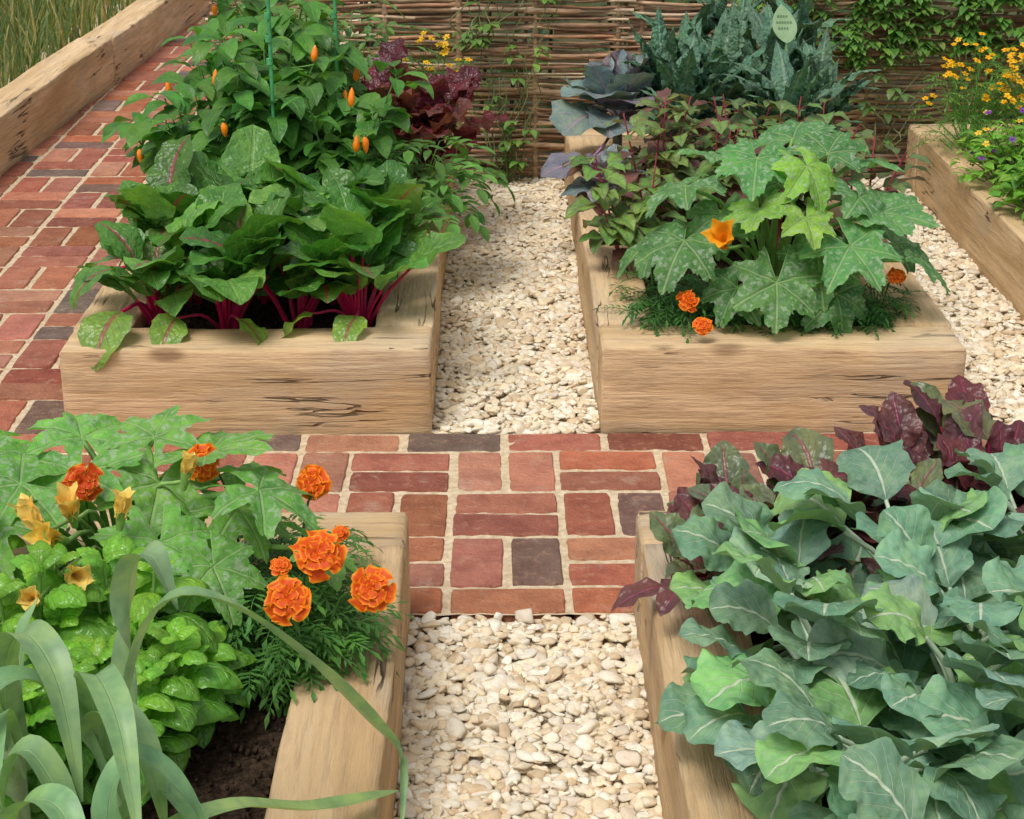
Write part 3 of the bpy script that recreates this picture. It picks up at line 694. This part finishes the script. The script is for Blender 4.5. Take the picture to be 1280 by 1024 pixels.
marigold_plant(-.33,2.44,.17,290,.12,((-.262,2.37,.385,.040,.7),(-.298,2.29,.352,.038,.9),(-.180,2.30,.362,.034,1.1),(-.285,2.56,.415,.030,1.3),(-.315,2.36,.37,.016,.6),(-.235,2.44,.385,.014,.5)),c=(.08,.23,.045))
marigold_plant(-.36,2.62,.17,160,.12,((-.455,2.56,.45,.030,1.4),),c=(.08,.23,.045))
marigold_plant(-.62,2.55,.18,60,.1,((-.62,2.47,.455,.032,1.2),),fcol=(.6,.09,.01),c=(.08,.23,.045))
# near-left courgette
ZN=(.15,.38,.065)
courgette((-.60,2.60),[
 (-.45,2.60,.45,-30,10,.115),(-.72,2.50,.44,-150,5,.12),(-.36,2.50,.43,-20,-15,.105),(-.54,2.64,.46,80,15,.10),(-.80,2.60,.44,150,5,.12),
 (-.50,2.42,.38,-70,-30,.11),(-.27,2.48,.34,-10,-30,.09),(-.42,2.40,.35,-60,-30,.09),(-.66,2.66,.45,110,10,.10),(-.76,2.42,.41,-120,-20,.12),(-.42,2.64,.40,30,0,.09),(-.88,2.5,.42,170,-5,.12),
 (-.52,2.55,.42,-90,-20,.11),(-.64,2.56,.43,-100,-20,.11),(-.40,2.54,.38,-50,-25,.10),(-.84,2.68,.42,120,5,.12),(-.70,2.58,.40,-140,-10,.11)],
 ZN,flowers=((-.635,2.37,.41,-120,60,.055),),buds=((-.60,2.28,.40,-60,75,.06),(-.55,2.40,.43,0,10,.05),(-.66,2.24,.39,-150,85,.06),(-.615,2.38,.44,-90,25,.06),(-.655,2.36,.43,160,40,.06),(-.47,2.50,.45,10,15,.045),(-.63,2.20,.40,-90,60,.05)),lobr=(.32,.46),fcol=(.93,.62,.10))
# basil
def basil(x,y,h,n=5,spread=.09,k0=1.):
    B=MB()
    for k in range(n):
        a=k*2.4+U(-.3,.3); r=spread*math.sqrt((k+.5)/n); hx,hy=x+r*math.cos(a),y+r*math.sin(a); hh=h*U(.6,1.1)
        tube(B,[(x+(hx-x)*.4,y+(hy-y)*.4,S0),(hx,hy,S0+hh)],.004,.0025,(.22,.40,.1),1,6,5)
        for lv in range(5):
            z=S0+hh*(1-.17*lv); a0=lv*1.57+U(-.2,.2)+k; s=[.045,.082,.10,.10,.08][lv]*k0
            for j in range(4 if lv==0 else 3 if lv==1 else 2):
                yw=a0+j*(1.57 if lv==0 else 2.09 if lv==1 else 3.14)+U(-.25,.25)
                pit=(1.25,.95,.7,.5,.3)[lv]+U(-.15,.15)
                b=np.array([hx,hy,z]); tp=b+np.array([math.cos(yw),math.sin(yw),.6])*(.003+.005*lv); tube(B,[b,tp],.0018,.0014,(.22,.40,.1),1,4,2)
                l=s*U(.85,1.15)
                leaf(B,tp,yw,pit,pit-U(1.3,2.0),l,l*.78,cj((.19,.44,.045) if lv<2 else (.105,.30,.033),.2,.08),0,'chard',.12,.01,9,pk=.06,ns=11,nt=12,roll=U(-.25,.25),edge=.02,dome=.55,power=.9)
    B.build('basil_plant',[M['basil'],M['stem']])
for a in ((-.66,2.24,.27),(-.53,2.26,.25),(-.60,2.10,.23),(-.50,2.13,.16,3,.04,.8),(-.45,2.30,.15,3,.05,.8),(-.78,2.30,.28),(-.72,2.12,.25),(-.47,2.22,.20,3,.05,.9),(-.68,2.00,.19),(-.86,2.2,.24),(-.57,2.36,.22,4)):
    basil(*a)
# leeks
LK=(.215,.38,.185)
def leek(x,y,paths):
    B=MB(); tube(B,[(x,y,S0-.02),(x,y,S0+.12),(x+.005,y,S0+.2)],.016,.014,(.42,.54,.28),1,10,6)
    for P,W,cx,tw in paths:
        strap(B,P,W,cj(cx,.12,.06),0,.45,30,tw)
    B.build('leek_plant',[M['leek'],M['stem']])
leek(-.46,1.86,[
 ([(-.46,1.86,.30),(-.42,1.85,.50),(-.37,1.84,.585),(-.30,1.86,.56),(-.22,1.92,.45),(-.16,2.02,.31),(-.128,2.06,.23),(-.125,1.97,.17)],.028,LK,.3),
 ([(-.46,1.86,.30),(-.47,1.83,.45),(-.45,1.78,.52),(-.41,1.70,.50),(-.38,1.62,.40)],.04,LK,0),
 ([(-.46,1.86,.28),(-.44,1.9,.46),(-.43,1.9,.58),(-.40,1.88,.62),(-.37,1.86,.56)],.045,LK,0),
 ([(-.46,1.86,.28),(-.50,1.84,.44),(-.56,1.80,.50),(-.62,1.74,.42),(-.66,1.68,.3)],.04,LK,0),
 ([(-.46,1.86,.28),(-.47,1.84,.40),(-.44,1.80,.46),(-.40,1.77,.42),(-.38,1.75,.33)],.042,LK,0),
 ([(-.46,1.86,.26),(-.40,1.80,.36),(-.35,1.74,.36),(-.30,1.70,.28)],.035,LK,.4)])
leek(-.60,1.92,[
 ([(-.60,1.92,.30),(-.59,1.9,.45),(-.55,1.86,.53),(-.50,1.80,.50),(-.47,1.74,.38)],.045,LK,0),
 ([(-.60,1.92,.30),(-.63,1.9,.46),(-.69,1.86,.52),(-.76,1.8,.46)],.042,LK,0),
 ([(-.60,1.92,.30),(-.60,1.88,.40),(-.58,1.78,.44),(-.56,1.68,.34)],.042,LK,0),
 ([(-.60,1.92,.30),(-.58,1.95,.46),(-.56,1.97,.52)],.03,LK,.3)])
leek(-.56,1.70,[
 ([(-.56,1.70,.28),(-.57,1.68,.42),(-.60,1.62,.46),(-.63,1.56,.38)],.042,LK,0),
 ([(-.56,1.70,.28),(-.55,1.72,.40),(-.52,1.72,.46),(-.48,1.70,.40),(-.46,1.69,.30)],.04,LK,0),
 ([(-.56,1.70,.28),(-.53,1.68,.40),(-.47,1.64,.44),(-.42,1.58,.36)],.042,LK,0)])
leek(-.42,1.68,[
 ([(-.42,1.68,.26),(-.38,1.72,.34),(-.31,1.80,.33),(-.23,1.90,.26),(-.16,1.98,.225),(-.13,2.02,.21)],.032,(.26,.42,.16),0),
 ([(-.42,1.68,.26),(-.40,1.66,.36),(-.36,1.62,.38),(-.30,1.6,.30)],.035,LK,0),
 ([(-.42,1.68,.28),(-.43,1.70,.40),(-.40,1.72,.45),(-.35,1.72,.40),(-.32,1.72,.32)],.036,LK,0),
 ([(-.42,1.68,.22),(-.36,1.68,.25),(-.28,1.72,.24),(-.20,1.74,.21)],.026,(.26,.42,.14),0)])
leek(-.74,1.95,[
 ([(-.74,1.95,.30),(-.73,1.93,.44),(-.69,1.9,.5),(-.63,1.84,.46),(-.60,1.78,.34)],.042,LK,0),
 ([(-.74,1.95,.30),(-.76,1.95,.48),(-.8,1.93,.52)],.04,LK,0)])
B=MB(); rosette(B,-.40,1.82,S0-.02,16,(.02,.05),(.07,.10),(.6,.8),(.28,.46,.07),(.3,.4,.15),lean=(.4,1.2),prof='kale',ruf=.05,rf=18); B.build('green_lettuce',[M['basil'],M['stem']])
B=MB(); tube(B,[(-.95,2.0,.165),(-.7,1.97,.17),(-.5,1.98,.166),(-.42,1.80,.165)],.008,.008,(0,0,0),0,8,20); B.build('irrigation_pipe',[M['pipe']])

# broccoli
BR=(.155,.31,.195)
bases=[(.45,2.38,-.05),(.62,2.46,-.03),(.82,2.48,-.01),(.44,2.13,-.02),(.66,2.20,.0),(.88,2.2,0),(.47,1.87,-.02),(.72,1.85,0),(.50,1.62,-.03),(.77,1.55,0),(.95,1.85,0),(.60,2.03,-.01),(.98,2.40,.01)]
bb=[MB() for _ in bases]
for i,(x,y,dz) in enumerate(bases): tube(bb[i],[(x,y,S0),(x,y,S0+.12),(x,y,S0+.2+dz)],.014,.012,(.28,.4,.22),1,8,5)
for i,(x,y,dz) in enumerate(bases):
    n=26; dz+=U(-.015,.015)
    for k in range(n):
        lay=k/n; yw=k*2.4+U(-.3,.3); aw=False
        if k%3==0: yw=-1.8+U(-.9,.8)
        elif k%5==1: yw=1.57+U(-.9,.9); aw=True
        r=U(.07,.15)*(1-.6*lay)+.02; z=S0+.09+.20*lay+U(-.03,.03)+dz
        d=np.array([math.cos(yw),math.sin(yw),0]); tp=np.array([x,y,z])+d*r
        L=U(.115,.18)*(1-.22*lay)
        if tp[0]+d[0]*L<.165:
            L*=.85; tp[0]+=.02; tp[2]=max(tp[2],.25)
        stalk(bb[i],(x,y,S0+.04+.14*lay),tp,.0055,.0035,(.42,.52,.38),1,6,6,.6)
        pit=.35+.8*lay+U(-.25,.25)
        if aw: pit=U(.7,1.2)
        cc=BR if U()<.65 else ((.19,.39,.14) if U()<.6 else (.22,.37,.28))
        leaf(bb[i],tp,yw,pit,pit-U(.7,1.7),L,L*U(.85,1.05),cj(cc,.2,.07),0,'broc',U(-.1,.25),.056,U(10,17),roll=U(-.5,.5),pk=.035,ns=15,nt=26,yb=U(-.4,.4),edge=.075)
for b in bb: b.build('broccoli_plant',[M['broc'],M['stem']])
# beetroot
for i,(x,y) in enumerate([(.42,2.72),(.55,2.74),(.70,2.76),(.85,2.76),(.98,2.74),(.47,2.62),(.64,2.64),(.95,2.6),(.36,2.58),(.78,2.66)]):
    B=MB(); cc=(.095,.028,.034) if i%2 else (.13,.05,.05)
    pr=((.06,.14),(.07,.16),(.11,.21),(.14,.26),(.12,.22),(.06,.14),(.08,.18),(.08,.19),(.05,.12),(.10,.20))[i]
    rosette(B,x,y,S0,21,pr,(.09,.130),(.58,.76),cc,(.32,.015,.06),mats=(0,),lean=(.05,.65),p1=(-1.4,-.3),prof='ov',fold=.2,ruf=.055,rf=13,pk=.05,sr=.004,ns=11,nt=16,bias=.34,away=.34,alt=(.13,.17,.085),pa=.38,edge=.06)
    if i==8:
        for yw,h in ((-2.2,.10),(-2.8,.06)):
            d=np.array([math.cos(yw),math.sin(yw),0]); tp=np.array([x,y,S0])+d*.10+np.array([0,0,h+.03]); stalk(B,(x,y,S0),tp,.004,.003,(.25,.01,.05),1,arch=.8)
            leaf(B,tp,yw,.1,-.7,.10,.055,cc,0,'ov',.2,.05,16,ns=9)
    B.build('beetroot_plant',[M['beet'],M['stem']])

# climbers on the fence
def climber(x,z,h,spread,n,c,L=(.035,.065),y=6.15):
    B=MB()
    for k in range(7):
        p=np.array([x+U(-.03,.03),y,z]); pts=[p.copy()]
        for j in range(7):
            p=p+np.array([U(-1,1)*spread/4,0,h/7]); p[1]=y+U(-.05,.01); pts.append(p.copy())
        P=path(pts,40); tube(B,P,.003,.0012,(.16,.2,.08),1,4,24)
        for i in range(n//7):
            q=P[R.randint(3,40)]; yw=-1.57+U(-1.3,1.3)
            for s in (-.9,0,.9):
                l=U(*L); leaf(B,q,yw+s,U(-.1,.6),U(-1.2,-.4),l,l*.45,cj(c,.25,.12),0,'ov',.2,.01,nt=5,ns=3)
    B.build('climbing_plant',[M['small'],M['stem']])
climber(.05,.0,.7,.22,24,(.16,.32,.07)); climber(.02,.0,.4,.15,8,(.15,.28,.08))
climber(1.25,.38,.42,.5,190,(.13,.28,.06)); climber(1.6,.42,.4,.6,220,(.12,.27,.05)); climber(2.0,.38,.45,.6,200,(.13,.28,.06)); climber(1.0,.42,.4,.3,90,(.13,.28,.05)); climber(-.1,.45,.35,.3,20,(.15,.28,.08)); climber(1.35,.1,.4,.3,14,(.15,.26,.08)); climber(1.42,.40,.35,.4,120,(.14,.29,.06))

# leaf-shaped plant label
e=empty('plant_label'); B=MB()
LX,LY,LZ=.855,5.30,.62
t=np.linspace(0,1,24)
out=[(math.sin(math.pi*u**.85)**.8*.036,u*.11) for u in t]; per=[(a,b) for a,b in out]+[(-a,b) for a,b in out[::-1][1:-1]]
k=len(per); F_=np.array([(LX+a-b*.18,LY+b*.15,LZ+b) for a,b in per]); Bk=F_+[0,.004,0]
B.raw(np.concatenate([F_,Bk]),[np.arange(k)[None],np.arange(k,2*k)[::-1][None]],None,(1,1,1),0)
B.grid(np.stack([F_,Bk]),np.zeros((2,k,2)),(1,1,1),0,wrap=True); B.build('label_board',[M['label']],e,False)
B=MB(); tube(B,[(LX,LY+.007,.1),(LX,LY+.007,LZ+.005)],.005,.005,(.25,.42,.2),0,8,4); B.build('label_stake',[M['stem']],e)
B=MB()
for i,w in enumerate((.018,.024,.02)):
    zr=.074-i*.017
    for s in range(int(w/.008)*2):
        x0=LX-zr*.18-w+s*.008
        if U()<.15: continue
        yv=LY+zr*.15-.0015
        B.raw([(x0,yv,LZ+zr),(x0+.005,yv,LZ+zr),(x0+.005,yv+.001,LZ+zr+.006),(x0,yv+.001,LZ+zr+.006)],[np.array([[0,1,2,3]])],None,(1,1,1),0)
B.build('label_lettering',[M['ink']],e,False)

# cereal field beyond the edging
B=MB(); n=5200
xs=-1.95-np.abs(R.normal(0,.9,n)); ys=U(5.5,14,n)
for i in range(n):
    x=min(xs[i],wallx(ys[i])-.18) - 0; h=U(.22,.5); yw=U(0,6.28); g=U()
    c=cj((.16,.21,.07) if g<.5 else ((.38,.32,.14) if g<.75 else (.08,.14,.04)),.25,.1)
    leaf(B,(x,ys[i],-.06),yw,1.5,U(.6,1.4),h,.010,c,0,'strap',.3,0,nt=5,ns=3)
B.build('cereal_field',[M['small']])
B=MB()
for i in range(2200):
    p=(U(-.9,3.6),U(6.7,7.4),U(0,1.3)); l=U(.08,.14); yw=U(0,6.28)
    leaf(B,p,yw,U(-.2,.9),U(-1.2,0),l,l*.5,cj((.08,.16,.05),.35,.15),0,'ov',.2,0,nt=4,ns=3)
for i in range(60):
    x,y=U(-.7,3.6),U(6.8,7.3); tube(B,[(x,y,-.08),(x+U(-.1,.1),y,.7),(x+U(-.1,.1),y,1.3)],.01,.004,(.08,.06,.04),1,5,5)
B.build('hedge',[M['small'],M['stem']])

# ------------------------------------------------------------ light
S=Vector((-.28,-.42,1.0)).normalized()
w=bpy.data.worlds.new('World'); sc.world=w; w.use_nodes=True; nt=w.node_tree; bg=nt.nodes['Background']
sky=nt.nodes.new('ShaderNodeTexSky'); sky.sky_type='NISHITA'; sky.sun_disc=False
sky.sun_elevation=math.asin(S.z); sky.sun_rotation=math.atan2(S.x,S.y)%(2*math.pi); sky.dust_density=3; sky.air_density=1
hs=nt.nodes.new('ShaderNodeHueSaturation'); hs.inputs['Saturation'].default_value=.15
nt.links.new(sky.outputs[0],hs.inputs['Color']); nt.links.new(hs.outputs[0],bg.inputs[0]); bg.inputs[1].default_value=.145
l=bpy.data.lights.new('sun','SUN'); l.energy=2.0; l.angle=rad(24); l.color=(1,.955,.88)
lo=bpy.data.objects.new('sun',l); sc.collection.objects.link(lo); lo.rotation_euler=S.to_track_quat('Z','Y').to_euler(); lo.location=(-3,-3,6)

cam=bpy.data.cameras.new('camera'); co=bpy.data.objects.new('camera',cam); sc.collection.objects.link(co)
co.location=(0,0,1.53); co.rotation_euler=(rad(90-21.23),0,rad(-.522)); cam.lens=63.28; cam.sensor_width=36; cam.sensor_fit='HORIZONTAL'; cam.clip_end=2000; cam.clip_start=.05
sc.camera=co
